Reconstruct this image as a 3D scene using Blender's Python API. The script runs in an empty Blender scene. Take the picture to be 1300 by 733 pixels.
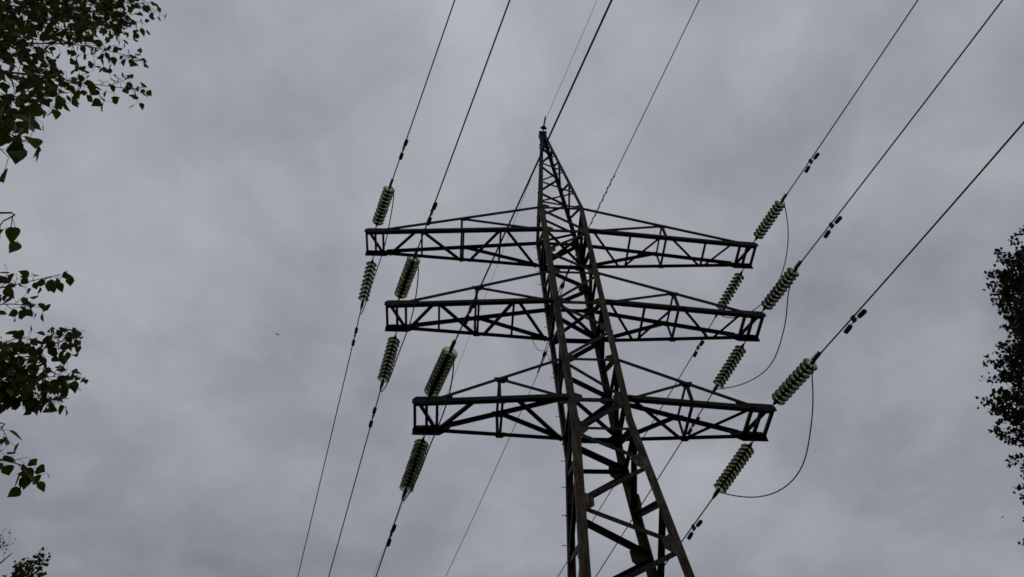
import bpy, bmesh, math, random
from mathutils import Vector, Matrix

# ------------------------------------------------------------------ scene, camera, sky, sun
scene = bpy.context.scene
COL = scene.collection
rng = random.Random(11)
V = Vector

Z0 = 14.970                       # height of the lowest crossarm above the ground
cam_d = bpy.data.cameras.new('camera')
cam_d.sensor_width = 36.0
cam_d.lens = 36.0 * 988.687 / 1300.0
cam_d.clip_start = 0.05
cam_d.clip_end = 5000
cam = bpy.data.objects.new('camera', cam_d)
COL.objects.link(cam)
_r = V((0.99712041, -0.06465919, -0.03962423)); _u = V((-0.03160262, -0.82927147, 0.5579517)); _f = V((0.06893595, 0.5550928, 0.82892691))
cam.matrix_world = Matrix(((_r.x, _u.x, -_f.x, -3.296), (_r.y, _u.y, -_f.y, -12.586), (_r.z, _u.z, -_f.z, 1.6), (0, 0, 0, 1)))
scene.camera = cam

SUN_EL, SUN_AZ = math.radians(58), math.radians(20)      # behind the cloud, beyond the pylon
world = bpy.data.worlds.new('World')
scene.world = world
world.use_nodes = True
nt = world.node_tree
nt.nodes.clear()


def N(tree, t, **kw):
    n = tree.nodes.new(t)
    for k, v in kw.items():
        setattr(n, k, v)
    return n


def math_node(tree, op, a, b=None):
    n = N(tree, 'ShaderNodeMath', operation=op)
    for i, s in enumerate((a, b)):
        if s is None:
            continue
        if isinstance(s, (int, float)):
            n.inputs[i].default_value = s
        else:
            tree.links.new(s, n.inputs[i])
    return n.outputs[0]


def ramp(tree, src, stops):
    n = N(tree, 'ShaderNodeValToRGB')
    e = n.color_ramp.elements
    while len(e) < len(stops):
        e.new(0.5)
    for el, (p, c) in zip(e, stops):
        el.position = p
        el.color = (c[0], c[1], c[2], 1) if not isinstance(c, (int, float)) else (c, c, c, 1)
    tree.links.new(src, n.inputs[0])
    return n.outputs[0]


def mixc(tree, fac, a, b, mode='MIX'):
    n = N(tree, 'ShaderNodeMix', data_type='RGBA', blend_type=mode)
    for idx, s in ((0, fac), (6, a), (7, b)):
        if isinstance(s, (int, float)):
            n.inputs[idx].default_value = s
        elif isinstance(s, tuple):
            n.inputs[idx].default_value = (s[0], s[1], s[2], 1)
        else:
            tree.links.new(s, n.inputs[idx])
    return n.outputs[2]


SKY_STRENGTH = 0.1
sky = N(nt, 'ShaderNodeTexSky', sky_type='NISHITA', sun_disc=False, sun_elevation=SUN_EL, sun_rotation=SUN_AZ)
tc = N(nt, 'ShaderNodeTexCoord')
sep = N(nt, 'ShaderNodeSeparateXYZ')
nt.links.new(tc.outputs['Generated'], sep.inputs[0])
zc = math_node(nt, 'MAXIMUM', sep.outputs[2], 0.0)
den = math_node(nt, 'ADD', zc, 0.12)
cx = math_node(nt, 'DIVIDE', sep.outputs[0], den)
cy = math_node(nt, 'DIVIDE', sep.outputs[1], den)
cmb = N(nt, 'ShaderNodeCombineXYZ')
nt.links.new(cx, cmb.inputs[0]); nt.links.new(cy, cmb.inputs[1])


def cloud_noise(scale, detail, rough, dist, off):
    mp = N(nt, 'ShaderNodeMapping')
    mp.inputs['Location'].default_value = off
    nt.links.new(cmb.outputs[0], mp.inputs[0])
    n = N(nt, 'ShaderNodeTexNoise', noise_dimensions='2D')
    n.inputs['Scale'].default_value = scale
    n.inputs['Detail'].default_value = detail
    n.inputs['Roughness'].default_value = rough
    n.inputs['Distortion'].default_value = dist
    nt.links.new(mp.outputs[0], n.inputs['Vector'])
    return n.outputs['Fac']


big = cloud_noise(1.9, 2.0, 0.5, 0.0, (3.1, 0.7, 0))
mid = cloud_noise(5.2, 4.0, 0.5, 0.25, (1.3, 4.2, 0))
fine_ = cloud_noise(13.0, 5.0, 0.55, 0.3, (7.7, 2.6, 0))
b1 = math_node(nt, 'MULTIPLY', math_node(nt, 'SUBTRACT', big, 0.5), 0.62)
b2 = math_node(nt, 'ADD', math_node(nt, 'MULTIPLY', math_node(nt, 'SUBTRACT', mid, 0.5), 0.42), math_node(nt, 'MULTIPLY', math_node(nt, 'SUBTRACT', fine_, 0.5), 0.22))
grad = math_node(nt, 'ADD', math_node(nt, 'MULTIPLY', zc, 0.66), 0.43)       # overcast sky: brighter overhead than low down
lum = math_node(nt, 'MULTIPLY', grad, math_node(nt, 'ADD', math_node(nt, 'ADD', b1, b2), 1.0))
tint = mixc(nt, ramp(nt, math_node(nt, 'ADD', math_node(nt, 'MULTIPLY', mid, 0.6), math_node(nt, 'MULTIPLY', big, 0.4)), [(0.36, 0.0), (0.60, 1.0)]), (3.32, 3.52, 4.02), (3.54, 3.70, 4.02))
ccol = mixc(nt, lum, (0, 0, 0), tint)
ccol.node.clamp_factor = False
skymix = mixc(nt, 0.965, sky.outputs[0], ccol)
bg = N(nt, 'ShaderNodeBackground')
bg.inputs['Strength'].default_value = SKY_STRENGTH
nt.links.new(skymix, bg.inputs[0])
wo = N(nt, 'ShaderNodeOutputWorld')
nt.links.new(bg.outputs[0], wo.inputs[0])

sun_d = bpy.data.lights.new('sun', 'SUN')
sun_d.energy = 0.5
sun_d.angle = math.radians(25)
sun_d.color = (1.0, 0.96, 0.9)
sun = bpy.data.objects.new('sun', sun_d)
COL.objects.link(sun)
sd = V((math.sin(SUN_AZ) * math.cos(SUN_EL), math.cos(SUN_AZ) * math.cos(SUN_EL), math.sin(SUN_EL)))
sun.rotation_euler = sd.to_track_quat('Z', 'Y').to_euler()

vs = scene.view_settings
vs.view_transform = 'Standard'; vs.look = 'None'; vs.gamma = 1; vs.exposure = 0.0
vs.use_curve_mapping = False
cy_ = scene.cycles
cy_.max_bounces = 14; cy_.transmission_bounces = 14; cy_.transparent_max_bounces = 64; cy_.diffuse_bounces = 3
cy_.use_denoising = True
cy_.filter_width = 1.6


# ------------------------------------------------------------------ materials
def new_mat(name):
    m = bpy.data.materials.new(name)
    m.use_nodes = True
    return m, m.node_tree, m.node_tree.nodes['Principled BSDF']


def tex_noise(t, scale, detail=4, rough=0.55, vec=None, dist=0.0):
    n = N(t, 'ShaderNodeTexNoise')
    n.inputs['Scale'].default_value = scale
    n.inputs['Detail'].default_value = detail
    n.inputs['Roughness'].default_value = rough
    n.inputs['Distortion'].default_value = dist
    if vec is None:
        vec = N(t, 'ShaderNodeTexCoord').outputs['Object']
    t.links.new(vec, n.inputs['Vector'])
    return n.outputs['Fac']


def steel(name, paint, rust, cover, pale):
    m, t, b = new_mat(name)
    oi = N(t, 'ShaderNodeObjectInfo')
    co = N(t, 'ShaderNodeTexCoord').outputs['Object']
    mp = N(t, 'ShaderNodeMapping')
    t.links.new(co, mp.inputs[0])
    mp.inputs['Scale'].default_value = (1, 1, 0.22)              # streaks run down the members
    n1 = tex_noise(t, 5.5, 6, 0.65, mp.outputs[0], 0.4)
    n2 = tex_noise(t, 38, 4, 0.7, mp.outputs[0])
    n3 = tex_noise(t, 2.2, 3, 0.5, co)
    k = math_node(t, 'ADD', math_node(t, 'ADD', n1, math_node(t, 'MULTIPLY', n2, 0.35)),
                  math_node(t, 'MULTIPLY', math_node(t, 'SUBTRACT', oi.outputs['Random'], 0.5), 0.16))
    rf = ramp(t, k, [(0.60 - cover, 0.0), (0.78 - cover, 1.0)])
    rc = mixc(t, n2, (rust[0] * 0.45, rust[1] * 0.4, rust[2] * 0.45), (rust[0] * 1.4, rust[1] * 1.35, rust[2] * 1.2))
    pc = mixc(t, ramp(t, n3, [(0.42, 0.0), (0.72, 1.0)]), paint, pale)
    mp2 = N(t, 'ShaderNodeMapping')
    t.links.new(co, mp2.inputs[0])
    mp2.inputs['Scale'].default_value = (1, 1, 0.06)
    n4 = tex_noise(t, 26, 3, 0.6, mp2.outputs[0])
    sk = ramp(t, n4, [(0.38, 0.45), (0.50, 1.0), (0.66, 1.9)])
    c = mixc(t, rf, pc, rc)
    c = mixc(t, 1.0, c, sk, 'MULTIPLY')
    c.node.clamp_result = False
    t.links.new(c, b.inputs['Base Color'])
    b.inputs['Metallic'].default_value = 0.0
    r = ramp(t, n2, [(0.3, 0.6), (0.7, 0.88)])
    t.links.new(r, b.inputs['Roughness'])
    b.inputs['Specular IOR Level'].default_value = 0.25
    bp = N(t, 'ShaderNodeBump')
    bp.inputs['Strength'].default_value = 0.3
    bp.inputs['Distance'].default_value = 0.006
    t.links.new(n2, bp.inputs['Height'])
    t.links.new(bp.outputs[0], b.inputs['Normal'])
    return m


M = {}
M['leg'] = steel('weathered leg steel', (0.030, 0.025, 0.020), (0.078, 0.045, 0.023), 0.01, (0.130, 0.108, 0.082))
M['brace'] = steel('weathered brace steel', (0.014, 0.012, 0.012), (0.034, 0.020, 0.012), -0.03, (0.040, 0.035, 0.030))
M['arm'] = steel('dark crossarm steel', (0.009, 0.008, 0.009), (0.022, 0.013, 0.009), -0.07, (0.014, 0.013, 0.013))
M['plate'] = steel('rusty gusset steel', (0.026, 0.022, 0.018), (0.070, 0.038, 0.018), 0.03, (0.15, 0.13, 0.105))


def plain(name, col, rough, metal=0.0, var=0.3, sc=30):
    m, t, b = new_mat(name)
    n = tex_noise(t, sc, 4, 0.6)
    c = mixc(t, n, tuple(x * (1 - var) for x in col), tuple(x * (1 + var) for x in col))
    t.links.new(c, b.inputs['Base Color'])
    b.inputs['Roughness'].default_value = rough
    b.inputs['Metallic'].default_value = metal
    b.inputs['Specular IOR Level'].default_value = 0.3
    return m


M['wire'] = plain('aged aluminium strand', (0.014, 0.014, 0.015), 0.75)
M['cable'] = plain('black cable sheath', (0.02, 0.02, 0.022), 0.6)
M['iron'] = plain('dark cast iron fitting', (0.012, 0.012, 0.013), 0.7)
M['concrete'] = plain('weathered concrete', (0.3, 0.29, 0.27), 0.9, sc=8)
M['bark'] = plain('grey bark', (0.07, 0.055, 0.042), 0.9, var=0.5, sc=14)
M['twig'] = plain('brown twig bark', (0.035, 0.026, 0.018), 0.85)
M['feather'] = plain('dark feather', (0.03, 0.03, 0.035), 0.8)


def glass_mat(name, clear, edge):
    """thin toughened glass: pale seen square on, dark green seen along its wall"""
    m, t, b = new_mat(name)
    lw = N(t, 'ShaderNodeLayerWeight')
    lw.inputs['Blend'].default_value = 0.50
    n = tex_noise(t, 9, 3, 0.6)
    tr = N(t, 'ShaderNodeBsdfTransparent')
    c = mixc(t, ramp(t, lw.outputs['Facing'], [(0.10, 0.0), (0.62, 1.0)]), clear, edge)
    t.links.new(c, tr.inputs['Color'])
    b.inputs['Base Color'].default_value = (0.16, 0.18, 0.11, 1)
    b.inputs['Roughness'].default_value = 0.18
    b.inputs['IOR'].default_value = 1.5
    t.links.new(mixc(t, n, (0.10, 0.10, 0.03), (0.23, 0.22, 0.085)), b.inputs['Base Color'])
    mx = N(t, 'ShaderNodeMixShader')
    t.links.new(ramp(t, n, [(0.3, 0.04), (0.7, 0.16)]), mx.inputs[0])
    t.links.new(tr.outputs[0], mx.inputs[1]); t.links.new(b.outputs[0], mx.inputs[2])
    out = [x for x in t.nodes if x.type == 'OUTPUT_MATERIAL'][0]
    t.links.new(mx.outputs[0], out.inputs['Surface'])
    return m


M['glass'] = glass_mat('greenish insulator glass', (0.93, 0.955, 0.80), (0.020, 0.027, 0.012))


def leaf_mat(name, a, b_, tr):
    m, t, b = new_mat(name)
    oi = N(t, 'ShaderNodeObjectInfo')
    geo = N(t, 'ShaderNodeNewGeometry')
    n = tex_noise(t, 3.0, 3, 0.6)
    f = math_node(t, 'ADD', math_node(t, 'MULTIPLY', geo.outputs['Random Per Island'], 0.6), math_node(t, 'MULTIPLY', n, 0.4))
    c = mixc(t, f, a, b_)
    t.links.new(c, b.inputs['Base Color'])
    b.inputs['Roughness'].default_value = 0.6
    b.inputs['Specular IOR Level'].default_value = 0.06
    td = N(t, 'ShaderNodeBsdfTranslucent')
    t.links.new(mixc(t, 0.6, c, (0.15, 0.17, 0.015)), td.inputs['Color'])
    mx = N(t, 'ShaderNodeMixShader')
    mx.inputs[0].default_value = tr
    t.links.new(b.outputs[0], mx.inputs[1]); t.links.new(td.outputs[0], mx.inputs[2])
    out = [x for x in t.nodes if x.type == 'OUTPUT_MATERIAL'][0]
    t.links.new(mx.outputs[0], out.inputs['Surface'])
    return m


M['leaf'] = leaf_mat('poplar leaf', (0.030, 0.042, 0.006), (0.085, 0.098, 0.012), 0.16)
M['leaf_far'] = leaf_mat('dark far leaf', (0.016, 0.022, 0.010), (0.036, 0.044, 0.016), 0.03)
M['leaf_pale'] = leaf_mat('fresh far leaf', (0.030, 0.050, 0.012), (0.065, 0.085, 0.022), 0.10)

m, t, b = new_mat('meadow grass ground')
g1 = tex_noise(t, 0.6, 6, 0.6); g2 = tex_noise(t, 25, 4, 0.7)
gc = mixc(t, ramp(t, g1, [(0.35, 0.0), (0.65, 1.0)]), (0.030, 0.050, 0.016), (0.075, 0.075, 0.032))
t.links.new(mixc(t, math_node(t, 'MULTIPLY', g2, 0.5), gc, (0.02, 0.03, 0.01)), b.inputs['Base Color'])
b.inputs['Roughness'].default_value = 0.95
bp = N(t, 'ShaderNodeBump'); bp.inputs['Strength'].default_value = 0.8; bp.inputs['Distance'].default_value = 0.05
t.links.new(g2, bp.inputs['Height']); t.links.new(bp.outputs[0], b.inputs['Normal'])
M['grass'] = m


# ------------------------------------------------------------------ helpers
class MB:
    """collects faces for one mesh"""
    def __init__(self):
        self.v = []; self.f = []; self.sm = []

    def add(self, vs, fs, smooth=False):
        o = len(self.v)
        self.v += [tuple(p) for p in vs]
        self.f += [tuple(i + o for i in f) for f in fs]
        self.sm += [smooth] * len(fs)

    def prism(self, prof, p0, p1, e1, e2):
        """profile (list of 2D points) in (e1, e2) swept from p0 to p1"""
        n = len(prof)
        vs = [p0 + e1 * a + e2 * b for a, b in prof] + [p1 + e1 * a + e2 * b for a, b in prof]
        d = (p1 - p0)
        flip = e1.cross(e2).dot(d) < 0
        fs = [(i, (i + 1) % n, n + (i + 1) % n, n + i) for i in range(n)] + [tuple(range(n - 1, -1, -1)), tuple(range(n, 2 * n))]
        if flip:
            fs = [tuple(reversed(f)) for f in fs]
        self.add(vs, fs)

    def angle(self, p0, p1, e1, e2, a, t=0.009):
        """an L-section member, corner on the line p0-p1, flanges along e1 and e2"""
        p0, p1 = V(p0), V(p1)
        d = (p1 - p0).normalized()
        e2 = V(e2); e2 = (e2 - d * e2.dot(d)).normalized()
        e1 = V(e1); e1 = e1 - d * e1.dot(d); e1 = (e1 - e2 * e1.dot(e2)).normalized()
        self.prism([(0, 0), (a, 0), (a, t), (t, t), (t, a), (0, a)], p0, p1, e1, e2)

    def box(self, c, ex, ey, ez, sx, sy, sz):
        c = V(c); ex = V(ex); ey = V(ey); ez = V(ez)
        self.prism([(-sx, -sy), (sx, -sy), (sx, sy), (-sx, sy)], c - ez * sz, c + ez * sz, ex, ey)

    def plate(self, pts, nrm, th):
        pts = [V(p) for p in pts]; nrm = V(nrm).normalized(); n = len(pts)
        vs = [p for p in pts] + [p + nrm * th for p in pts]
        cr = V((0, 0, 0))
        for i in range(n):
            cr += pts[i].cross(pts[(i + 1) % n])
        fs = [tuple(range(n - 1, -1, -1)), tuple(range(n, 2 * n))] + [(i, (i + 1) % n, n + (i + 1) % n, n + i) for i in range(n)]
        if cr.dot(nrm) < 0:
            fs = [tuple(reversed(f)) for f in fs]
        self.add(vs, fs)

    def tube(self, pts, r, seg=8, caps=True):
        pts = [V(p) for p in pts]; n = len(pts)
        rs = r if isinstance(r, (list, tuple)) else [r] * n
        d = (pts[1] - pts[0]).normalized()
        a = d.orthogonal().normalized()
        vs = []
        for i, p in enumerate(pts):
            if 0 < i < n - 1:
                d = (pts[i + 1] - pts[i - 1]).normalized()
            elif i == n - 1:
                d = (pts[i] - pts[i - 1]).normalized()
            a = (a - d * a.dot(d)).normalized(); c = d.cross(a)
            for k in range(seg):
                th = 2 * math.pi * k / seg
                vs.append(p + (a * math.cos(th) + c * math.sin(th)) * rs[i])
        fs = [(i * seg + k, i * seg + (k + 1) % seg, (i + 1) * seg + (k + 1) % seg, (i + 1) * seg + k) for i in range(n - 1) for k in range(seg)]
        self.add(vs, fs, True)
        if caps:
            self.add(vs[:seg], [tuple(range(seg - 1, -1, -1))]); self.add(vs[-seg:], [tuple(range(seg))])

    def lathe(self, prof, seg=24, closed=False):
        """(radius, z) profile turned round z"""
        n = len(prof)
        vs = [(rr * math.cos(2 * math.pi * k / seg), rr * math.sin(2 * math.pi * k / seg), z) for rr, z in prof for k in range(seg)]
        m_ = n if closed else n - 1
        fs = [(i * seg + k, i * seg + (k + 1) % seg, ((i + 1) % n) * seg + (k + 1) % seg, ((i + 1) % n) * seg + k) for i in range(m_) for k in range(seg)]
        self.add(vs, fs, True)
        if not closed:
            self.add(vs[:seg], [tuple(range(seg - 1, -1, -1))]); self.add(vs[-seg:], [tuple(range(seg))])

    def mesh(self, name, mat, fix=False):
        me = bpy.data.meshes.new(name)
        me.from_pydata(self.v, [], self.f)
        me.polygons.foreach_set('use_smooth', self.sm)
        me.materials.append(mat)
        if fix:
            bm = bmesh.new(); bm.from_mesh(me); bmesh.ops.recalc_face_normals(bm, faces=bm.faces); bm.to_mesh(me); bm.free()
        me.update()
        return me

    def build(self, name, mat, parent=None, fix=False):
        return link(name, self.mesh(name, mat, fix), parent)


def link(name, data, parent=None, mw=None):
    o = bpy.data.objects.new(name, data)
    COL.objects.link(o)
    if parent is not None:
        o.parent = parent
    if mw is not None:
        o.matrix_local = mw
    return o


def tag(o, label, cat, group=None):
    o['label'] = label; o['category'] = cat
    if group:
        o['group'] = group
    return o


def empty(name, label, cat, loc=(0, 0, 0), group=None):
    o = link(name, None)
    o.location = loc
    return tag(o, label, cat, group)


def frame(o, x):
    """matrix with origin o and z axis along x, its x axis kept as level as it can be"""
    z = V(x).normalized(); s = V((0, 0, 1)).cross(z).normalized(); y = z.cross(s)
    return Matrix(((s.x, y.x, z.x, o[0]), (s.y, y.y, z.y, o[1]), (s.z, y.z, z.z, o[2]), (0, 0, 0, 1)))


# ------------------------------------------------------------------ ground
gm = MB()
R = [0, 5, 12, 25, 50, 100, 250, 700, 2500]
seg = 48
vs = [(0, 0, 0)]
for i, rr in enumerate(R[1:]):
    for k in range(seg):
        a = 2 * math.pi * k / seg
        vs.append((rr * math.cos(a), rr * math.sin(a), 0.0 if rr < 30 else rng.uniform(-0.4, 0.4) * min(1, rr / 200)))
fs = [(0, 1 + k, 1 + (k + 1) % seg) for k in range(seg)]
for i in range(len(R) - 2):
    for k in range(seg):
        a0 = 1 + i * seg; a1 = a0 + seg
        fs.append((a0 + k, a1 + k, a1 + (k + 1) % seg, a0 + (k + 1) % seg))
gm.add(vs, fs, True)
ground = gm.build('ground', M['grass'])
ground['kind'] = 'structure'

# ------------------------------------------------------------------ the pylon
W3, K1, K2, ZB = 0.6972, 0.0728, -0.0034, -0.6614


def hw(z):                       # half width of the body, z counted from the lowest crossarm
    return W3 - K2 * ZB + K1 * (ZB - z) if z < ZB else W3 - K2 * z


PY = empty('lattice_pylon', 'tall rusty lattice steel power pylon with three pairs of crossarms', 'pylon', (0, 0, 0))
CORN = {'FL': (-1, -1), 'FR': (1, -1), 'RL': (-1, 1), 'RR': (1, 1)}


def P(c, z):
    s = CORN[c]; w = hw(z)
    return V((s[0] * w, s[1] * w, z + Z0))


ZT, Z1, Z2U, Z2, Z3U, Z3, ZAP = 9.259, 7.776, 5.373, 3.889, 1.444, 0.0, 16.84
legs = {}
for c, (sx, sy) in CORN.items():
    b_ = MB()
    for za, zb, a in ((-Z0 + 0.25, -7.6, 0.19), (-7.6, ZB, 0.18), (ZB, ZT + 0.06, 0.16)):
        b_.angle(P(c, za), P(c, zb), (-sx, 0, 0), (0, -sy, 0), a, 0.014)
    legs[c] = b_.build('leg', M['leg'], PY)
    fb = MB()
    q = P(c, -Z0 + 0.25)
    fb.box((q.x - sx * .05, q.y - sy * .05, -0.15), (1, 0, 0), (0, 1, 0), (0, 0, 1), .32, .32, .40)
    fb.build('footing', M['concrete'], PY)

FACES = {'F': ('FL', 'FR', V((0, 1, 0)), V((1, 0, 0))), 'R': ('RL', 'RR', V((0, -1, 0)), V((1, 0, 0))),
         'L': ('FL', 'RL', V((1, 0, 0)), V((0, 1, 0))), 'S': ('FR', 'RR', V((-1, 0, 0)), V((0, 1, 0)))}
nodes_z = {c: [] for c in CORN}
LOW = [-1.0, -2.04, -3.19, -4.24, -5.45, -6.8, -8.3, -10.0, -11.9, -14.3]


def brace(c0, z0, c1, z1, face, a, name='diagonal_brace', mat='brace', up=False):
    inw = FACES[face][2]
    j = 0.016 + rng.uniform(0, 0.005) + (0.011 if name == 'diagonal_brace' else 0)
    p0, p1 = P(c0, z0) + inw * j, P(c1, z1) + inw * j
    d = (p1 - p0).normalized()
    p0 += d * 0.03; p1 -= d * 0.03
    b_ = MB()
    b_.angle(p0, p1, (0, 0, 1 if up else -1), inw, a, 0.008)
    return b_.build(name, M[mat], PY)


zig = {
 'F': [('FR', ZT - 1.483), ('FL', ZT)], 'R': [], 'L': [], 'S': []}
F_seq = [('FL', ZT), ('FR', Z1), ('FL', 6.57), ('FR', Z2U), ('FL', Z2), ('FR', 2.72), ('FL', Z3U), ('FR', Z3)]
R_seq = [('RR', ZT), ('RL', Z1), ('RR', 6.52), ('RL', Z2U), ('RR', Z2), ('RL', 2.62), ('RR', Z3U), ('RL', Z3)]
S_seq = [('FR', ZT), ('RR', Z1), ('FR', 6.57), ('RR', Z2U), ('FR', Z2), ('RR', 2.65), ('FR', Z3U), ('RR', Z3)]
L_seq = [('RL', ZT), ('FL', Z1), ('RL', 6.57), ('FL', Z2U), ('RL', Z2), ('FL', 2.65), ('RL', Z3U), ('FL', Z3)]
for k, z in enumerate(LOW):
    F_seq.append((('FL', 'FR')[k % 2], z)); R_seq.append((('RR', 'RL')[k % 2], z))
    S_seq.append((('FR', 'RR')[k % 2], z)); L_seq.append((('RL', 'FL')[k % 2], z))
for face, seq in (('F', F_seq), ('R', R_seq), ('S', S_seq), ('L', L_seq)):
    for i in range(len(seq) - 1):
        (c0, z0), (c1, z1) = seq[i], seq[i + 1]
        a = 0.095 if z1 >= -0.1 else 0.105
        if face in 'RS' and z1 < 0:
            a = 0.115
        brace(c0, z0 - 0.05, c1, z1 + 0.05, face, a)
        nodes_z[c1].append((z1, face))
for z in (ZT, Z1, Z2U, Z2, Z3U, Z3, -0.97):
    for face in 'FRLS':
        c0, c1 = FACES[face][:2]
        a = 0.075 if z in (ZT, Z2U, Z3U, -0.97) else 0.10
        brace(c0, z, c1, z, face, a, 'horizontal_strut', 'brace')
for z in (Z1, Z2, Z3):                                            # crossed ties inside the body, flat at each crossarm
    for k, (c0, c1) in enumerate((('FL', 'RR'), ('FR', 'RL'))):
        p0, p1 = P(c0, z + 0.03 - k * 0.02), P(c1, z + 0.03 - k * 0.02)
        d = (p1 - p0).normalized(); b_ = MB()
        b_.angle(p0 + d * .06, p1 - d * .06, (0, 0, 1 if k else -1), d.cross(V((0, 0, 1))), 0.075, 0.007)
        b_.build('horizontal_tie', M['brace'], PY)


def gusset(c, z, face, w, h, mat='plate', skew=0.0):
    """a bolted joint plate lying on the inside of a leg flange"""
    sx, sy = CORN[c]
    inw, along = FACES[face][2], FACES[face][3]
    s = -sx if face in 'FR' else -sy
    o = P(c, z) + inw * (0.0145 + rng.uniform(0, .001))
    up = (P(c, z + 1) - P(c, z)).normalized()
    a = along * s
    pts = [o + a * .02 - up * h * .5, o + a * w * .55 - up * h * .5, o + a * w - up * h * (.2 - skew), o + a * w + up * h * (.22 + skew),
           o + a * w * .5 + up * h * .5, o + a * .02 + up * h * .5]
    b_ = MB()
    b_.plate(pts, inw, 0.010)
    for q in (0.25, 0.5, 0.75):                                   # bolt heads on the outer side
        for sd_ in (-.3, .3):
            cc = o + a * w * q + up * h * sd_ * (1 - q * .4) - inw * 0.006
            b_.box(cc, a, up, inw, .014, .014, .009)
    return b_.build('gusset_plate', M[mat], legs[c])


for k in range(58):                                              # climbing pegs on one leg
    z = -12.2 + k * 0.37
    p = P('RL', z)
    b_ = MB(); dx = V((-1, 0, 0)) if k % 2 else V((0, 1, 0))
    side = V((0, -1, 0)) if k % 2 else V((1, 0, 0))
    q = p + side * .07
    b_.tube([q - dx * .02, q + dx * .085], .009, 6); b_.tube([q + dx * .085, q + dx * .098], .015, 6)
    b_.build('step_bolt', M['plate'], legs['RL'])
for c in CORN:
    for z, face in nodes_z[c]:
        if z > -7:
            gusset(c, z, face, (0.42 if c == 'RR' else 0.35) if z < 0.2 else 0.30, (0.60 if c == 'RR' else 0.48) if z < 0.2 else 0.38, 'plate', rng.uniform(-.08, .08))
for z in (ZT, Z1, Z2U, Z2, Z3U, Z3):
    for c in CORN:
        face = 'F' if c[0] == 'F' else 'R'
        if not any(abs(z - zz) < .05 and ff == face for zz, ff in nodes_z[c]):
            gusset(c, z, face, 0.33, 0.34, 'plate', rng.uniform(-.06, .06))

# ---- peak that carries the ground wire
PK = link('peak', None, PY)
WT, WA = hw(ZT), 0.10


def Q(c, z):
    s = CORN[c]; tt = (z - ZT) / (ZAP - ZT); w = WT * (1 - tt) + WA * tt
    return V((s[0] * w, s[1] * w, z + Z0))


for c, (sx, sy) in CORN.items():
    b_ = MB()
    b_.angle(Q(c, ZT - .1), Q(c, ZAP - .1), (-sx, 0, 0), (0, -sy, 0), 0.115, 0.010)
    b_.build('peak_leg', M['arm'], PK)
pk = {'F': [('FR', ZT + .05), ('FL', 9.75), ('FR', 10.6), ('FL', 11.6), ('FR', 12.65), ('FL', 13.52), ('FR', 14.4), ('FL', 15.2), ('FR', 15.9)],
      'R': [('RL', ZT + .05), ('RR', 9.9), ('RL', 10.9), ('RR', 11.7), ('RL', 12.55), ('RR', 13.52), ('RL', 14.6), ('RR', 15.4), ('RL', 16.0)],
      'S': [('FR', ZT + .1), ('RR', 10.88), ('FR', 11.46), ('RR', 12.67), ('FR', 13.57), ('RR', 14.55), ('FR', 15.3), ('RR', 16.0)],
      'L': [('RL', ZT + .1), ('FL', 10.5), ('RL', 11.5), ('FL', 12.6), ('RL', 13.6), ('FL', 14.5), ('RL', 15.3), ('FL', 16.0)]}
for face, seq in pk.items():
    inw = FACES[face][2]
    for i in range(len(seq) - 1):
        p0, p1 = Q(*seq[i]) + inw * .016, Q(*seq[i + 1]) + inw * .016
        b_ = MB()
        b_.angle(p0, p1, (0, 0, -1), inw, 0.062, 0.006)
        b_.build('peak_brace', M['arm'], PK)
b_ = MB()
b_.box((0, 0, Z0 + ZAP - .17), (1, 0, 0), (0, 1, 0), (0, 0, 1), .135, .135, .30)
b_.box((0, 0, Z0 + ZAP + .14), (1, 0, 0), (0, 1, 0), (0, 0, 1), .16, .16, .012)
b_.build('peak_cap', M['arm'], PK)

# ---- crossarms
ARM = {1: (6.2134, 0.3933, Z1, 1.483), 2: (5.2293, 0.3981, Z2, 1.484), 3: (4.2324, 0.4425, Z3, 1.444)}


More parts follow.
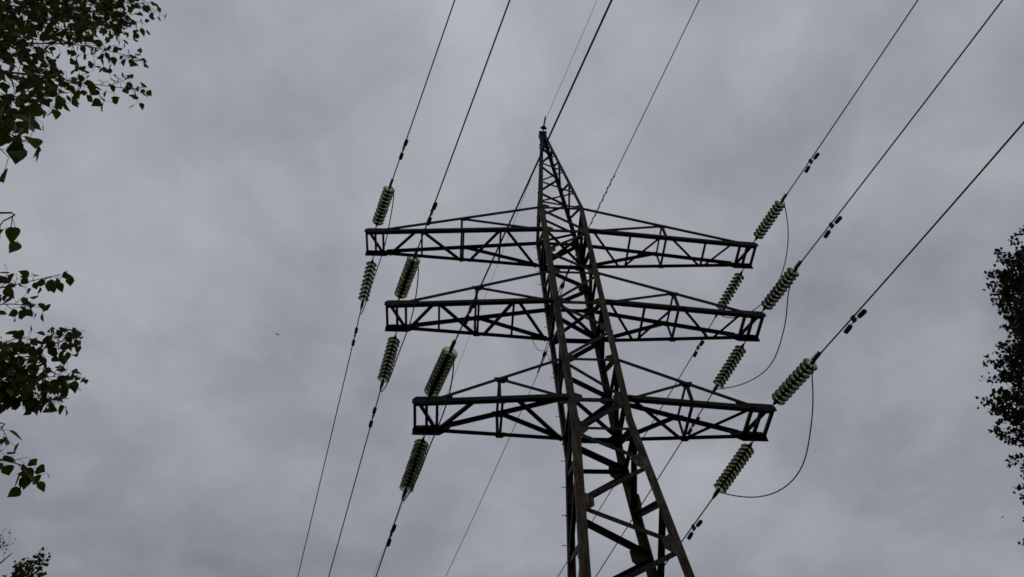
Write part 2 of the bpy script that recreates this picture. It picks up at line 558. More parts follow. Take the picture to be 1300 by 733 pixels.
def crossarm(n, sx):
    a, dd, zl, h = ARM[n]
    arm = link('crossarm', None, PY)
    w0, w1 = hw(zl), hw(zl + h)
    x0 = w0 - 0.02
    zt = zl - 0.03

    def lo(t, sy):            # point on a lower chord, t from the leg (0) to the tip (1)
        return V((sx * (x0 + (a - x0) * t), sy * (w0 + (dd - w0) * t), Z0 + zl + (zt - zl) * t))

    xe = a - 0.62

    def hi(t, sy):            # point on an upper chord
        t2 = t * (a - x0) / (xe - w1) if False else t
        x = w1 + (xe - w1) * t2
        ty = (x - x0) / (a - x0)
        return V((sx * x, sy * (w0 + (dd - w0) * ty), Z0 + zl + h + (zt + 0.19 - zl - h) * t2))
    tm = 0.455 if n < 3 else 0.435
    xm = x0 + (a - x0) * tm
    th = (xm - w1) / (xe - w1)
    big = 0.120
    for sy in (-1, 1):
        inw = V((0, -sy, 0))
        b_ = MB(); b_.angle(lo(0, sy), lo(1, sy), (0, 0, 1), inw, big, 0.010); b_.build('lower_chord', M['arm'], arm)
        b_ = MB(); b_.angle(hi(0, sy), hi(1, sy), (0, 0, -1), inw, 0.092, 0.008); b_.build('upper_chord', M['arm'], arm)
        i2 = inw * 0.02
        b_ = MB(); b_.angle(lo(tm, sy) + i2, hi(th, sy) + i2, (sx, 0, 0), inw, 0.07, 0.007); b_.build('post', M['arm'], arm)
        b_ = MB(); b_.angle(hi(th, sy) + inw * .031, lo(0.015, sy) + inw * .031 + V((0, 0, .06)), (0, 0, -1), inw, 0.085, 0.007)
        b_.build('diagonal_brace', M['arm'], arm)
        for q, s_ in ((hi(th, sy), .15), (lo(tm, sy) + V((0, 0, .06)), .13)):
            b_ = MB()
            b_.plate([q + V((-s_, 0, -.02)), q + V((-s_ * .5, 0, -s_ * 1.2)), q + V((s_ * .6, 0, -s_ * 1.2)), q + V((s_ * 1.2, 0, -.07)), q + V((s_ * 1.2, 0, .03)), q + V((-s_, 0, .03))],
                     inw, .008)
            o = b_.build('gusset_plate', M['arm'], arm); o.location += inw * .0385
        # bolted end plate that holds the insulator string, and the stiffener over it
        b_ = MB()
        yo = sy * (dd + 0.002)
        dp = .12 if sy > 0 else .04
        xa, xb = sx * (a - .60), sx * (a + .03)
        zz = Z0 + zt
        b_.plate([(xa, yo, zz - dp), (xb, yo, zz - dp), (xb, yo, zz + .10), (sx * (a - .05), yo, zz + .19), (sx * (a - .9), yo, zz + .24), (sx * (a - .8), yo, zz + .02)], (0, sy, 0), .014)
        for fx in (.05, .55):
            b_.box((sx * (a - fx), yo + sy * .02, zz - dp + .035), (1, 0, 0), (0, 0, 1), (0, sy, 0), .018, .018, .012)
        b_.build('end_plate', M['arm'], arm)

    def flat(p, q, wd=0.07, name='diagonal_brace', k=0):
        p = p + V((0, 0, .012 + .009 * k)); q = q + V((0, 0, .012 + .009 * k))
        b_ = MB(); side = (q - p).cross(V((0, 0, 1)))
        b_.angle(p, q, side, (0, 0, 1), wd, 0.007)
        b_.build(name, M['arm'], arm)
    g = 0.016
    if n == 3:
        if sx < 0:
            flat(lo(0, 1), lo(tm - .10, -1), .08); flat(lo(tm + .17, -1), lo(.86, 1), .08, k=1)
        else:
            flat(lo(0, -1), lo(tm - .03, 1), .09); flat(lo(tm + .03, 1), lo(.87, -1), .09, k=1)
    else:
        if sx < 0:
            seq = [(.0, 1), (.225, -1), (tm - .02, 1), (.70, -1), (.89, 1)]
        else:
            seq = [(.0, -1), (.225, 1), (tm, -1), (.70, 1), (.88, -1)]
        for i in range(4):
            flat(lo(seq[i][0] + g, seq[i][1]), lo(seq[i + 1][0] - g, seq[i + 1][1]), .075, k=i % 2)
        flat(lo(.245, -1), lo(.245, 1), .06, 'strut', 2)
        if not (n == 2 and sx > 0):
            flat(lo(.69, -1), lo(.69, 1), .06, 'strut', 2)
    flat(lo(tm, -1), lo(tm, 1), .06, 'strut', 2)
    p, q = hi(th, -1), hi(th, 1)
    b_ = MB(); b_.angle(p + V((0, .01, -.02)), q + V((0, -.01, -.02)), (sx, 0, 0), (0, 0, -1), .06, .006); b_.build('strut', M['arm'], arm)
    # frame closing the tip between the two end plates
    for k, x in enumerate((a - .03, a - .30, a - .54)):
        b_ = MB(); b_.box((sx * x, 0, Z0 + zt + .06), (1, 0, 0), (0, 0, 1), (0, 1, 0), .032, .045, dd - .012); b_.build('tip_strut', M['arm'], arm)
    b_ = MB(); b_.angle((sx * (a - .1), -dd + .02, Z0 + zt + .125), (sx * (a - .5), dd - .02, Z0 + zt + .125), (sx, 0, 0), (0, 0, 1), .07, .008)
    b_.build('tip_strut', M['arm'], arm)
    return arm


for n in (1, 2, 3):
    for sx in (-1, 1):
        crossarm(n, sx)

# ------------------------------------------------------------------ insulator strings, conductors, dampers
# key: (attachment, clamp end, (azimuth, slope, sag) of the conductor), z from the lowest crossarm
SPAN = {
 'L1f':([-5.902, -0.493, 7.756],[-5.326, -2.304, 7.466],[0.30779, -0.15303, 0.00152]),
 'L2f':([-4.893, -0.498, 3.869],[-4.354, -2.32, 3.581],[0.28709, -0.15167, 0.00161]),
 'L3f':([-3.9, -0.543, -0.02],[-3.357, -2.364, -0.313],[0.28788, -0.15408, 0.00146]),
 'R1f':([6.063, -0.493, 7.756],[6.558, -2.328, 7.507],[0.26015, -0.12954, 0.00203]),
 'R2f':([5.097, -0.498, 3.869],[5.617, -2.326, 3.595],[0.27339, -0.14204, 0.0017]),
 'R3f':([4.115, -0.543, -0.02],[4.637, -2.369, -0.314],[0.27057, -0.15, 0.00235]),
 'L1r':([-5.99, 0.493, 7.756],[-6.423, 2.343, 7.468],[-0.22956, -0.15163, 0.00085]),
 'L2r':([-4.946, 0.498, 3.869],[-5.404, 2.342, 3.573],[-0.24329, -0.15589, 0.00089]),
 'L3r':([-3.963, 0.543, -0.02],[-4.466, 2.375, -0.317],[-0.26835, -0.15615, 0.00078]),
 'R1r':([5.976, 0.493, 7.756],[5.382, 2.298, 7.564],[-0.31987, -0.09711, 0.00162]),
 'R2r':([4.897, 0.498, 3.869],[4.278, 2.294, 3.688],[-0.33155, -0.09528, -0.00023]),
 'R3r':([3.959, 0.543, -0.02],[3.34, 2.339, -0.176],[-0.33739, -0.07757, 0.0009]),
}
DISCS = {'L1f': 10, 'L2f': 10, 'L3f': 12, 'R1f': 10, 'R2f': 10, 'R3f': 10, 'L1r': 9, 'L2r': 11, 'L3r': 13, 'R1r': 10, 'R2r': 11, 'R3r': 12}
DAMP = {'L1f': 3.11, 'L2f': 3.19, 'L3f': 3.04, 'R1f': 3.19, 'R2f': 3.22, 'R3f': 3.08, 'L1r': 2.89, 'L2r': 2.81, 'L3r': 3.04, 'R1r': 3.19, 'R2r': 3.11, 'R3r': 3.04}
TIER = {'1': 'top', '2': 'middle', '3': 'lowest'}
SIDE = {'L': 'left', 'R': 'right'}
PANE = {'L': 'dark-cored', 'R': 'creamy green'}

RD = 0.178
gprof = [(0.030, 0.000), (0.062, 0.004), (0.105, 0.018), (0.150, 0.040), (RD - .006, 0.066), (RD, 0.078), (RD - .004, 0.087), (RD - .014, 0.086),
         (RD - .026, 0.070), (0.138, 0.062), (0.132, 0.088), (0.124, 0.088), (0.116, 0.056), (0.098, 0.046), (0.092, 0.070), (0.084, 0.070), (0.076, 0.038), (0.050, 0.024), (0.030, 0.022)]
gb = MB(); gb.lathe(gprof, 28, closed=True)
disc_me = gb.mesh('glass_disc', M['glass'], fix=True)
cb = MB(); cb.lathe([(0.020, -0.052), (0.044, -0.050), (0.054, -0.030), (0.056, -0.004), (0.034, 0.006), (0.016, 0.024), (0.013, 0.075), (0.022, 0.080), (0.022, 0.092)], 14)
cap_me = cb.mesh('metal_cap', M['iron'], fix=True)


def ridged_clamp():
    b_ = MB()
    b_.lathe([(0.014, 0.0), (0.030, 0.02), (0.036, 0.10), (0.032, 0.30), (0.020, 0.36), (0.016, 0.46)], 12)
    for k in range(5):
        z = 0.11 + k * 0.055
        b_.box((0, 0.035, z), (1, 0, 0), (0, 1, 0), (0, 0, 1), .036, .034, .012)
        b_.tube([(-.030, .01, z), (-.030, .082, z)], .009, 6); b_.tube([(.030, .01, z), (.030, .082, z)], .009, 6)
    return b_.mesh('tension_clamp', M['iron'], fix=True)


def plain_clamp():
    b_ = MB()
    b_.lathe([(0.014, 0.0), (0.034, 0.03), (0.046, 0.08), (0.046, 0.24), (0.034, 0.32), (0.018, 0.40)], 12)
    for k in range(3):
        b_.box((0, 0.044, 0.11 + k * .055), (1, 0, 0), (0, 1, 0), (0, 0, 1), .03, .018, .013)
    return b_.mesh('tension_clamp', M['iron'], fix=True)


clampF, clampR = ridged_clamp(), plain_clamp()
lb = MB()
lb.tube([(-.02, 0, -.02), (-.02, 0, .06), (0, 0, .085), (.02, 0, .06), (.02, 0, -.02)], .009, 8)
lb.tube([(0, -.02, .075), (0, -.018, .14)], .012, 8); lb.tube([(0, .02, .075), (0, .018, .14)], .012, 8)
lb.box((0, 0, .15), (1, 0, 0), (0, 1, 0), (0, 0, 1), .024, .032, .022)
link_me = lb.mesh('shackle', M['iron'], fix=True)

# damper: clamp gripping the wire, messenger cable, two bell weights
wb = MB(); wb.lathe([(0.022, 0.0), (0.047, 0.008), (0.052, 0.05), (0.052, 0.19), (0.044, 0.21), (0.018, 0.216)], 14)
weight_me = wb.mesh('weight', M['iron'], fix=True)
mb_ = MB(); mb_.tube([(0, -.12, -.25), (0, -.105, -.12), (0, -.10, 0), (0, -.105, .12), (0, -.12, .25)], .010, 8)
mess_me = mb_.mesh('messenger_cable', M['wire'])
kb = MB(); kb.box((0, -.045, 0), (1, 0, 0), (0, 1, 0), (0, 0, 1), .024, .075, .045); kb.tube([(-.04, -.02, 0), (.04, -.02, 0)], .012, 8)
kl_me = kb.mesh('clamp', M['iron'], fix=True)

WIRE_LABEL = {
 'f': 'overhead conductor running towards the viewer from the %s crossarm on the %s',
 'r': 'overhead conductor running away behind the pylon from the %s crossarm on the %s'}
for key, (A, C0, (phi, m_, c_)) in SPAN.items():
    side, n, d = key
    fr = d == 'f'
    sg = -1 if fr else 1
    A = V(A) + V((0, 0, Z0)); C0 = V(C0) + V((0, 0, Z0))
    ax = (C0 - A).normalized()
    where = '%s side of the %s %s crossarm' % ('near' if fr else 'far', TIER[n], SIDE[side])
    nd = DISCS[key]
    pitch = 1.40 / nd if nd <= 11 else 1.46 / nd
    S = empty('insulator_string', '%s glass insulator string pulled from the %s' % (PANE[side], where), 'insulator', A, 'glass insulator strings')
    S.matrix_world = frame(A, ax)
    link('shackle', link_me, S)
    s0 = 0.20
    for k in range(nd):
        dz = link('glass_disc', disc_me, S, Matrix.Translation((0, 0, s0 + .03 + k * pitch)) @ Matrix.Rotation(math.radians(rng.gauss(0, 1.6)), 4, 'X') @ Matrix.Rotation(math.radians(rng.gauss(0, 1.6)), 4, 'Y') @ Matrix.Rotation(rng.uniform(0, 6), 4, 'Z'))
        link('metal_cap', cap_me, dz)
    zc_ = s0 + .03 + nd * pitch - .04
    link('tension_clamp', clampF if fr else clampR, S, Matrix.Translation((0, 0, zc_)))

    def pt(s):
        return C0 + V((math.sin(phi) * s, sg * math.cos(phi) * s, m_ * s + c_ * s * s))
    L_ = 95 if c_ > 0.0005 else 60
    ss = [0, .5, 1, 1.5, 2, 3, 4, 5, 6, 8, 10, 12, 14, 17, 20, 24, 28, 33, 38, 44, 50, 60, 70, 82, 95]
    b_ = MB(); b_.tube([A + ax * (zc_ + .2)] + [pt(s) for s in ss if s <= L_], 0.0165, 8)
    tag(b_.build('conductor', M['wire']), WIRE_LABEL[d] % (TIER[n], SIDE[side]), 'power line', 'conductors')
    s = DAMP[key] - 1.9
    q = pt(s); tan = (pt(s + .1) - pt(s - .1)).normalized()
    D = empty('vibration_damper', 'black twin-weight damper on the wire %s the %s %s insulator string' % ('in front of' if fr else 'behind', TIER[n], SIDE[side]), 'damper', q, 'vibration dampers')
    fm = frame(q, tan)
    if fm.col[1][2] < 0:
        fm = fm @ Matrix.Rotation(math.pi, 4, 'Z')
    D.matrix_world = fm @ Matrix.Rotation(math.radians(rng.uniform(-14, 14)), 4, 'Z')
    link('clamp', kl_me, D); link('messenger_cable', mess_me, D)
    for sgn in (-1, 1):
        link('weight', weight_me, D, Matrix.Translation((0, -.112, sgn * .13)) @ Matrix.Rotation(math.radians(sgn * 5) + (math.pi if sgn < 0 else 0), 4, 'X'))

# jumper loops that carry the current past each crossarm
JUMP = {
 'L1': ((-5.38, -2.132, 7.433), (-6.382, 2.168, 7.435), (0.603, -0.327, -0.876), (-0.075, -0.001, -2.665)),
 'L2': ((-4.405, -2.147, 3.548), (-5.361, 2.167, 3.541), (0.531, -0.002, -1.367), (-0.044, -0.349, -1.927)),
 'L3': ((-3.409, -2.191, -0.345), (-4.418, 2.201, -0.349), (0.433, -0.186, -0.965), (-0.21, -0.427, -1.715)),
 'R1': ((6.511, -2.154, 7.471), (5.439, 2.127, 7.522), (0.004, 1.477, -3.368), (-0.144, -0.527, -1.656)),
 'R2': ((5.567, -2.153, 3.561), (4.336, 2.124, 3.645), (-0.814, 0.513, -0.873), (1.589, -1.898, -1.813)),
 'R3': ((4.588, -2.196, -0.347), (3.399, 2.169, -0.221), (-0.363, 0.073, -0.046), (1.686, -1.998, -2.796)),
}
for key, (e0, e1, b1_, b2_) in JUMP.items():
    p0, p3 = V(e0) + V((0, 0, Z0)), V(e1) + V((0, 0, Z0))
    p1, p2 = p0 + V(b1_), p3 + V(b2_)
    pts = []
    for i in range(37):
        t_ = i / 36
        w_ = 0.018 * math.sin(t_ * 17 + int(key[1])) * math.sin(math.pi * t_)
        pts.append(p0 * (1 - t_) ** 3 + p1 * 3 * t_ * (1 - t_) ** 2 + p2 * 3 * t_ * t_ * (1 - t_) + p3 * t_ ** 3 + V((w_, 0, w_ * .4)))
    b_ = MB(); b_.tube(pts, 0.0145, 8)
    tag(b_.build('jumper_cable', M['wire']), 'slack jumper loop hanging below the %s %s crossarm between its insulator strings' % (TIER[key[1]], SIDE[key[0]]), 'cable', 'jumper loops')

# ---- ground wire over the peak
AP = V((0, 0, Z0 + ZAP))


def run(A, sg, phi, m_, c_, L_, r, name, label, cat, group=None):
    ss = [0, .4, .8, 1.2, 2, 3, 4, 5, 6, 8, 10, 12, 14, 17, 20, 24, 28, 33, 38, 44, 50, 60, 70, 82]
    f_ = lambda s: A + V((math.sin(phi) * s, sg * math.cos(phi) * s, m_ * s + c_ * s * s))
    b_ = MB(); b_.tube([f_(s) for s in ss if s <= L_], r, 6)
    tag(b_.build(name, M['wire']), label, cat, group)
    return f_


g1_ = run(AP + V((0, -.42, .16)), -1, .2805, -.115, .00119, 82, .0075, 'ground_wire', 'thin ground wire running towards the viewer from the pylon peak', 'ground wire', 'ground wires')
g2_ = run(AP + V((0, .40, -.34)), 1, -.2829, -.099, .0017, 70, .0075, 'ground_wire', 'thin ground wire running away from the far side of the pylon peak', 'ground wire', 'ground wires')
for A0, A1, sgn, lab in ((AP + V((0, -.17, .05)), AP + V((.03, -.50, .15)), -1, 'small dark clamp with a disc holding the ground wire atop the pylon peak'),
                         (AP + V((0, .14, -.24)), AP + V((-.03, .48, -.35)), 1, 'small dark clamp holding the ground wire on the far side of the peak')):
    T_ = empty('wire_clamp', lab, 'clamp', A0)
    T_.matrix_world = frame(A0, A1 - A0)
    b_ = MB(); b_.tube([(0, 0, -.04), (0, 0, .30)], .022, 8); b_.build('rod', M['iron'], T_)
    b_ = MB(); b_.lathe([(0.02, .08), (.13, .11), (.15, .15), (.12, .18), (.06, .24), (.02, .28)], 14); b_.build('disc', M['iron'], T_, fix=True)
    b_ = MB(); b_.lathe([(0.02, .27), (.032, .30), (.032, .55), (.012, .66)], 10); b_.build('grip', M['iron'], T_, fix=True)

# ---- fibre cable tied to the body at the middle crossarm
w2 = hw(Z2)
FA = V((-w2 + .1, -w2 - .05, Z2 + Z0))
f1 = run(FA + V((0, -.3, -.02)), -1, .2626, -.0939, .0005, 82, .0095, 'fibre_cable', 'thin fibre cable passing the pylon body and running overhead towards the viewer', 'cable', 'fibre cables')
FB = V((-w2, w2 + .05, Z2 + Z0))
f2 = run(FB + V((0, .3, 0)), 1, -.2405, .0126, .00325, 33, .0095, 'fibre_cable', 'thin fibre cable running away behind the left side of the pylon', 'cable', 'fibre cables')
for f_, P0, lab in ((f1, FA, 'black grip tying the fibre cable to the near left pylon leg'), (f2, FB, 'black grip tying the fibre cable to the far left pylon leg')):
    T_ = empty('cable_grip', lab, 'clamp', P0)
    dirn = (f_(1.2) - P0).normalized()
    T_.matrix_world = frame(P0, dirn)
    b_ = MB(); b_.tube([(-.03, 0, -.05), (-.03, 0, .30), (-.012, 0, .36)], .012, 6); b_.tube([(.03, 0, -.05), (.03, 0, .30), (.012, 0, .36)], .012, 6); b_.build('link', M['iron'], T_)
    b_ = MB(); b_.lathe([(.015, .34), (.05, .38), (.055, .46), (.03, .52), (.022, .60), (.018, 1.15)], 10); b_.build('grip', M['iron'], T_, fix=True)
# spiral damper wound on the fibre cable
pts = []
for i in range(150):
    s = 2.2 + 1.5 * i / 149
    tan = (f1(s + .05) - f1(s - .05)).normalized(); e1 = tan.orthogonal().normalized(); e2 = tan.cross(e1)
    th = 2 * math.pi * 6.5 * i / 149
    pts.append(f1(s) + (e1 * math.cos(th) + e2 * math.sin(th)) * .019)
b_ = MB(); b_.tube(pts, .009, 6)
tag(b_.build('spiral_damper', M['cable']), 'wavy spiral damper wound round the fibre cable near the top right crossarm', 'damper')
# slack fibre loop and the lead running down the far left leg
b_ = MB()
ctl = [V((-1.262, .385, 18.86)), V((-1.245, .41, 18.70)), V((-1.165, .50, 18.43)), V((-1.035, .62, 18.32)), V((-.82, .73, 18.36)),
       V((-.66, .70, Z2 + Z0 - 1.4)), V((-.62, .66, Z2 + Z0 - 2.6)), V((-.62, .66, Z3 + Z0)), V((-.65, .66, Z0 - 1.2)), V((-.70, .66, Z0 - 2.2)), V((-.80, .80, Z0 - 3.4)), V((-.90, .92, Z0 - 5)), V((-1.5, 1.55, Z0 - 13.5))]
fine = []
for i in range(len(ctl) - 1):
    p_ = [ctl[max(0, i - 1)], ctl[i], ctl[i + 1], ctl[min(len(ctl) - 1, i + 2)]]
    for k in range(6):
        u = k / 6
        fine.append(0.5 * ((2 * p_[1]) + (p_[2] - p_[0]) * u + (2 * p_[0] - 5 * p_[1] + 4 * p_[2] - p_[3]) * u * u + (3 * p_[1] - p_[0] - 3 * p_[2] + p_[3]) * u ** 3))
b_.tube(fine, .008, 6)
tag(b_.build('down_lead', M['cable']), 'thin slack cable looping to the far left leg and running down it', 'cable')


# ------------------------------------------------------------------ trees
def leaf(b_, p, dirv, nrm, L_, wd, fold=0.25):
    """one ovate pointed leaf, folded a little along its midrib"""
    d = dirv.normalized(); s = d.cross(nrm)
    if s.length < 1e-4:
        s = d.orthogonal()
    s.normalize(); n_ = s.cross(d)
    out = [(0.0, 0.0), (0.07, 0.30), (0.22, 0.49), (0.40, 0.50), (0.60, 0.37), (0.80, 0.17), (1.0, 0.0)]
    curl = rng.uniform(-.12, .2)
    vs_ = []
    mid_ = [p + d * (L_ * t_) + n_ * (-curl * L_ * t_ * t_) for t_, _ in out]
    for sg in (-1, 1):
        vs_.append([mid_[i] + s * (sg * w_ * wd) + n_ * (fold * w_ * wd) for i, (t_, w_) in enumerate(out)])
    allv = mid_ + vs_[0][1:6] + vs_[1][1:6]
    b_.add(allv, [(0, 1, 2, 3, 4, 5, 6, 11, 10, 9, 8, 7), (6, 5, 4, 3, 2, 1, 0, 12, 13, 14, 15, 16)])


def poly_at(pts, u):
    x = u * (len(pts) - 1); i = min(int(x), len(pts) - 2); f_ = x - i
    return pts[i].lerp(pts[i + 1], f_), (pts[i + 1] - pts[i]).normalized()


def smooth(pts, k=5):
    pts = [V(p) for p in pts]; out = []
    for i in range(len(pts) - 1):
        p_ = [pts[max(0, i - 1)], pts[i], pts[i + 1], pts[min(len(pts) - 1, i + 2)]]
        for j in range(k):
            u = j / k
            out.append(0.5 * ((2 * p_[1]) + (p_[2] - p_[0]) * u + (2 * p_[0] - 5 * p_[1] + 4 * p_[2] - p_[3]) * u * u + (3 * p_[1] - p_[0] - 3 * p_[2] + p_[3]) * u ** 3))
    out.append(pts[-1])
    return out


def rv():
    return V((rng.gauss(0, 1), rng.gauss(0, 1), rng.gauss(0, 1))).normalized()


def leafy_shoot(wood, leaves, p0, d, L_, size, step=0.024, r=0.0022):
    pts = [p0]; dd = d.normalized()
    nseg = max(2, int(L_ / .06))
    for i in range(nseg):
        dd = (dd + rv() * .16 + V((0, 0, -.05))).normalized()
        pts.append(pts[-1] + dd * (L_ / nseg))
    wood.tube(pts, [r * (1 - .6 * i / nseg) for i in range(nseg + 1)], 4, caps=False)
    k = max(2, int(L_ / step)); ph = rng.uniform(0, 6)
    for i in range(k + 1):
        u = .12 + .88 * i / k
        q, tn = poly_at(pts, u)
        e1 = tn.orthogonal().normalized(); e2 = tn.cross(e1)
        th = ph + i * 2.4
        o = (e1 * math.cos(th) + e2 * math.sin(th))
        pd = (o * .8 + tn * .5 + V((0, 0, -.25))).normalized()
        pl_ = size * rng.uniform(.35, .7)
        q2 = q + pd * pl_
        wood.tube([q, q + pd * pl_ * .5 + V((0, 0, .003)), q2], .0010, 3, caps=False)
        ld = (pd * .5 + V((0, 0, -.75)) + rv() * .55).normalized()
        leaf(leaves, q2, ld, (o + rv() * .9).normalized(), size * rng.uniform(.55, 1.18), size * rng.uniform(.55, .88), rng.uniform(.05, .4))


BR = [
    ([(-5.86, -11.65, 5.30), (-5.87, -11.37, 6.19), (-5.86, -11.12, 7.05), (-5.72, -10.87, 7.94)], 0.55, 0.062, 1.0),
    ([(-5.83, -11.49, 5.15), (-5.84, -11.24, 6.05), (-5.83, -11.07, 6.71), (-5.77, -10.97, 7.39), (-5.75, -10.87, 7.60)], 0.50, 0.062, 1.0),
    ([(-5.78, -11.42, 5.04), (-5.71, -11.21, 5.76), (-5.71, -11.05, 6.30), (-5.70, -10.88, 6.82), (-5.66, -10.61, 7.44)], 0.36, 0.062, 0.8),
    ([(-5.68, -11.39, 4.84), (-5.57, -11.17, 5.46), (-5.58, -11.01, 5.88), (-5.58, -10.79, 6.39), (-5.48, -10.56, 6.92)], 0.32, 0.062, 0.8),
    ([(-5.46, -11.42, 4.50), (-5.34, -11.27, 4.90), (-5.33, -11.14, 5.22), (-5.34, -10.99, 5.64)], 0.34, 0.064, 1.0),
    ([(-5.13, -11.52, 4.13), (-5.00, -11.39, 4.41), (-4.99, -11.29, 4.63)], 0.18, 0.064, 0.6),
    ([(-4.77, -11.67, 3.67), (-4.69, -11.55, 3.86), (-4.68, -11.50, 3.96)], 0.12, 0.070, 0.8),
    ([(-6.50, -11.20, 6.48), (-6.37, -11.00, 7.22), (-6.36, -10.70, 8.18), (-6.29, -10.46, 8.71)], 0.55, 0.062, 1.0),
    ([(-6.20, -10.02, 5.07), (-5.94, -9.87, 5.44), (-5.86, -9.76, 5.70), (-5.80, -9.66, 5.94)], 0.16, 0.068, 0.6),
    ([(-6.14, -9.97, 5.08), (-5.92, -9.73, 5.50), (-5.84, -9.63, 5.62)], 0.20, 0.068, 0.7),
    ([(-5.96, -10.00, 4.65), (-5.73, -9.79, 4.95), (-5.67, -9.57, 5.26), (-5.64, -9.43, 5.59)], 0.27, 0.066, 1.5),
    ([(-5.95, -9.94, 4.60), (-5.72, -9.70, 4.89), (-5.65, -9.53, 5.09), (-5.59, -9.29, 5.36)], 0.25, 0.066, 1.6),
    ([(-5.89, -9.86, 4.58), (-5.69, -9.66, 4.88), (-5.60, -9.53, 4.97), (-5.54, -9.40, 5.04)], 0.19, 0.066, 1.6),
    ([(-5.60, -9.97, 4.12), (-5.44, -9.70, 4.31), (-5.37, -9.57, 4.39), (-5.34, -9.55, 4.39)], 0.13, 0.072, 0.8),
    ([(-5.62, -9.90, 4.36), (-5.45, -9.81, 4.41)], 0.06, 0.072, 0.5),
    ([(-5.09, -11.14, 4.10), (-4.96, -11.09, 4.16)], 0.05, 0.066, 0.4),
]
T1 = empty('poplar_tree', 'leafy poplar whose dark boughs reach into the upper left corner and left edge', 'tree', (-9.3, -10.8, 0))
off = V((-9.3, -10.8, 0))


def loc(pts, o):
    return [p - o for p in pts]


trunk_pts = smooth([V((0, 0, -.1)), V((.05, .05, 2)), V((-.05, 0, 4)), V((.05, -.05, 6.5)), V((.1, .05, 9)), V((.1, 0, 11))], 6)
b_ = MB(); b_.tube(trunk_pts, [.26 * (1 - .85 * (i / (len(trunk_pts) - 1)) ** .9) for i in range(len(trunk_pts))], 12)
b_.build('trunk', M['bark'], T1)
for pts, side_l, size, dens in BR:
    P_ = [V(p) - off + V((-.075, -.01, 0.01)) * (0 if len(pts) < 3 else 1 if pts[0][2] > 4.05 else .3) for p in pts]
    # bough from the trunk to where the sprays begin
    st = V((0, 0, max(1.9, P_[0].z - 1.6)))
    mid_ = st.lerp(P_[0], .55) + V((0, 0, .25))
    bough = smooth([st, mid_] + P_, 6)
    wood = MB(); lv = MB()
    nb = len(bough)
    wood.tube(bough, [.022 * (1 - i / nb) ** 2.2 + .0022 for i in range(nb)], 6, caps=False)
    br_o = wood
    i0 = 12
    vis = bough[i0:]
    Ltot = sum((vis[i + 1] - vis[i]).length for i in range(len(vis) - 1))
    k = max(2, int(Ltot / .050 * dens))
    for i in range(k):
        u = (i + rng.random() * .6) / k
        q, tn = poly_at(vis, u)
        o = rv(); o = (o - tn * o.dot(tn)).normalized()
        dv = (o * .85 + tn * .7 + V((.12, 0, .0))).normalized()
        L_ = side_l * rng.uniform(.35, 1.0) * (1.0 - .68 * u)
        leafy_shoot(wood, lv, q, dv, max(.07, L_), size, .027 / (.6 + .4 * dens))
    q, tn = poly_at(vis, .97)
    leafy_shoot(wood, lv, q, tn, .10, size)
    bo = wood.build('branch', M['twig'], T1)
    lv.build('leaves', M['leaf'], bo)
# the rest of the crown, round the trunk
lv = MB(); wood = MB()
for i in range(900):
    a = rv(); rr = rng.random() ** .33
    c = V((a.x * 1.7, -.9 + a.y * 1.9, 6.4 + a.z * 2.7)) * 1.0
    c = V((a.x * 1.7 * rr, -.9 + a.y * 1.9 * rr, 6.4 + a.z * 2.7 * rr))
    dv = (V((c.x, c.y, .3)) + rv() * .6).normalized()
    pts = [c]
    for j in range(9):
        q = c + rv() * .16
        leaf(lv, q, (V((0, 0, -.7)) + rv() * .6).normalized(), rv(), .065 * rng.uniform(.7, 1.15), .052, .2)
for i in range(26):
    a = rv(); zz = rng.uniform(3.2, 8.6)
    wood.tube(smooth([V((0, 0, zz - .8)), V((a.x * .7, a.y * .7 - .3, zz)), V((a.x * 1.5, -.8 + a.y * 1.6, zz + .7))], 4), [.05 * (1 - i_ / 9) + .006 for i_ in range(9)], 5, caps=False)
co = wood.build('crown', M['twig'], T1)
lv.build('leaves', M['leaf'], co)


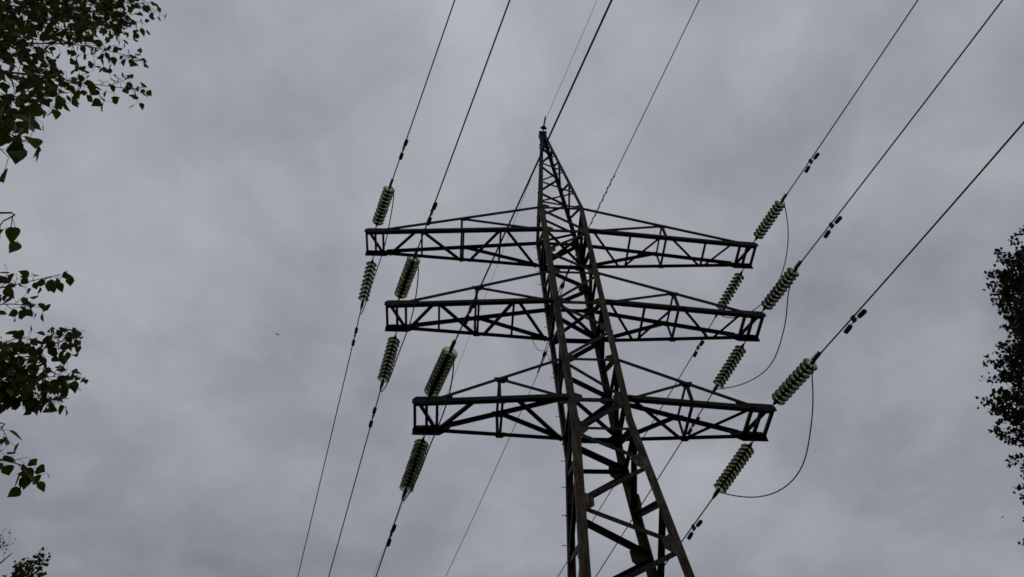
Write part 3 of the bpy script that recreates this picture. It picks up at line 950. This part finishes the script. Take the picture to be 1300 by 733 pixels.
def far_tree(name, label, base, h, prof, mat, leaf_s, n_clump, per, r_trunk, seed, crown_from, spread=.5, shape=1.0, wide=.8):
    """a tree some way off: trunk, limbs, and leaves gathered in many small sprays filling an uneven crown"""
    rg = random.Random(seed)
    T_ = empty(name, label, 'tree', base)
    b_ = MB()
    tp = smooth([V((0, 0, -.1)), V((.1, .05, h * .3)), V((-.05, .1, h * .6)), V((0, 0, h * .985))], 6)
    b_.tube(tp, [r_trunk * (1 - .96 * i / (len(tp) - 1)) + .006 for i in range(len(tp))], 10)
    b_.build('trunk', M['bark'], T_)
    wood = MB(); lv = MB()

    def rad(z):
        for (z0, r0), (z1, r1) in zip(prof, prof[1:]):
            if z0 <= z <= z1:
                return r0 + (r1 - r0) * (z - z0) / (z1 - z0)
        return prof[-1][1]
    zs = [crown_from + (h - crown_from) * (i / 39.0) for i in range(40)]
    wts = [max(.05, rad(z)) ** 1.6 for z in zs]
    # limbs
    limbs = []
    for i in range(60):
        z = rg.choices(zs, wts)[0]; th = rg.uniform(0, 2 * math.pi); R_ = rad(z) * rg.uniform(.75, 1.0)
        end = V((math.cos(th) * R_, math.sin(th) * R_, z))
        st = V((0, 0, max(crown_from * .8, z - R_ * 1.1 - .3)))
        pts = smooth([st, st.lerp(end, .5) + V((0, 0, -.15 * R_)), end], 5)
        wood.tube(pts, [r_trunk * .28 * (1 - k / len(pts)) + .008 for k in range(len(pts))], 5, caps=False)
        limbs.append(pts)
    V_ = []
    for i in range(n_clump):
        z = rg.choices(zs, wts)[0] + rg.uniform(-.2, .2); th = rg.uniform(0, 2 * math.pi)
        lump = .92 + .05 * math.sin(3 * th + z * 1.9 + seed) + .05 * math.sin(5 * th - z * 3.7)
        R_ = rad(min(z, h)) * lump * rg.uniform(.12, 1.0) ** .42
        c = V((math.cos(th) * R_, math.sin(th) * R_, z))
        outw = V((math.cos(th), math.sin(th), .7 * shape)).normalized()
        Ls = spread * rg.uniform(.4, 1.0)
        dv = (outw + V((rg.gauss(0, .4), rg.gauss(0, .4), rg.gauss(0, .4)))).normalized()
        wood.tube([c - dv * Ls * .5, c + dv * Ls * .5], .004, 3, caps=False)
        for j in range(per):
            q = c + dv * Ls * rg.uniform(-.5, .55) + V((rg.gauss(0, 1), rg.gauss(0, 1), rg.gauss(0, 1))) * (Ls * .17)
            a = V((rg.gauss(0, 1), rg.gauss(0, 1), rg.gauss(0, 1) - .5)).normalized(); s = a.orthogonal().normalized()
            s = (s * math.cos(j * 2.1) + a.cross(s) * math.sin(j * 2.1))
            L_ = leaf_s * rg.uniform(.7, 1.2); w_ = L_ * wide * .5
            lv.add([q, q + a * L_ * .35 + s * w_, q + a * L_, q + a * L_ * .35 - s * w_], [(0, 1, 2, 3)])
    co = wood.build('crown', M['twig'], T_)
    lv.build('leaves', mat, co)
    return T_


far_tree('broad_tree', 'dark dense tall tree at the right edge, its rounded crown cut by the frame', (12.10, -3.42, 0), 18.55,
         [(3.0, 1.5), (6, 3.9), (9, 4.9), (12.0, 4.85), (12.9, 4.65), (13.5, 4.4), (14.3, 3.9), (15.2, 3.25), (15.7, 2.95), (16.4, 2.7), (17.0, 2.55), (17.7, 2.05), (18.2, 1.1), (18.55, .25)],
         M['leaf_far'], .095, 17500, 21, .24, 4, 3.0, .37)
far_tree('young_poplar', 'narrow leafy poplar top just showing at the bottom left corner', (-12.0, 1.95, 0), 12.6,
         [(1.5, .9), (5, 1.4), (9, .9), (11.2, .44), (12.0, .34), (12.4, .22), (12.6, .06)], M['leaf_pale'], .085, 1700, 13, .10, 7, 6.5, .26, 1.8)
far_tree('sparse_birch', 'thin sparse birch top beside the narrow poplar in the bottom left corner', (-18.2, 10.0, 0), 19.5,
         [(3, 1.2), (8, 2.3), (14, 1.6), (17, .9), (18.9, .62), (19.5, .25)], M['leaf_far'], .075, 700, 7, .13, 9, 4.0, .8, 2.0)

# ------------------------------------------------------------------ two far birds
for p, yaw, lab in (((-27.45, 52.99, 86.55), .6, 'tiny dark bird far off in the open sky left of the pylon'), ((66.32, 62.1, 64.66), 2.1, 'tiny dark bird far off below the tall tree at the right')):
    b_ = MB()
    b_.tube([(0, -.17, 0), (0, -.13, .01), (0, -.03, 0), (0, .09, 0), (0, .20, .0)], [.012, .030, .042, .028, .012], 8)
    b_.add([(0, -.06, .02), (.17, -.10, .08), (.36, .0, .05), (.17, .02, .075), (0, .05, .02)], [(0, 1, 3, 4), (1, 2, 3)])
    b_.add([(0, -.06, .02), (-.17, -.10, .08), (-.36, .0, .05), (-.17, .02, .075), (0, .05, .02)], [(4, 3, 1, 0), (3, 2, 1)])
    o = b_.build('bird', M['feather']); o.location = p; o.rotation_euler = (0, 0, yaw)
    tag(o, lab, 'bird', 'far birds')
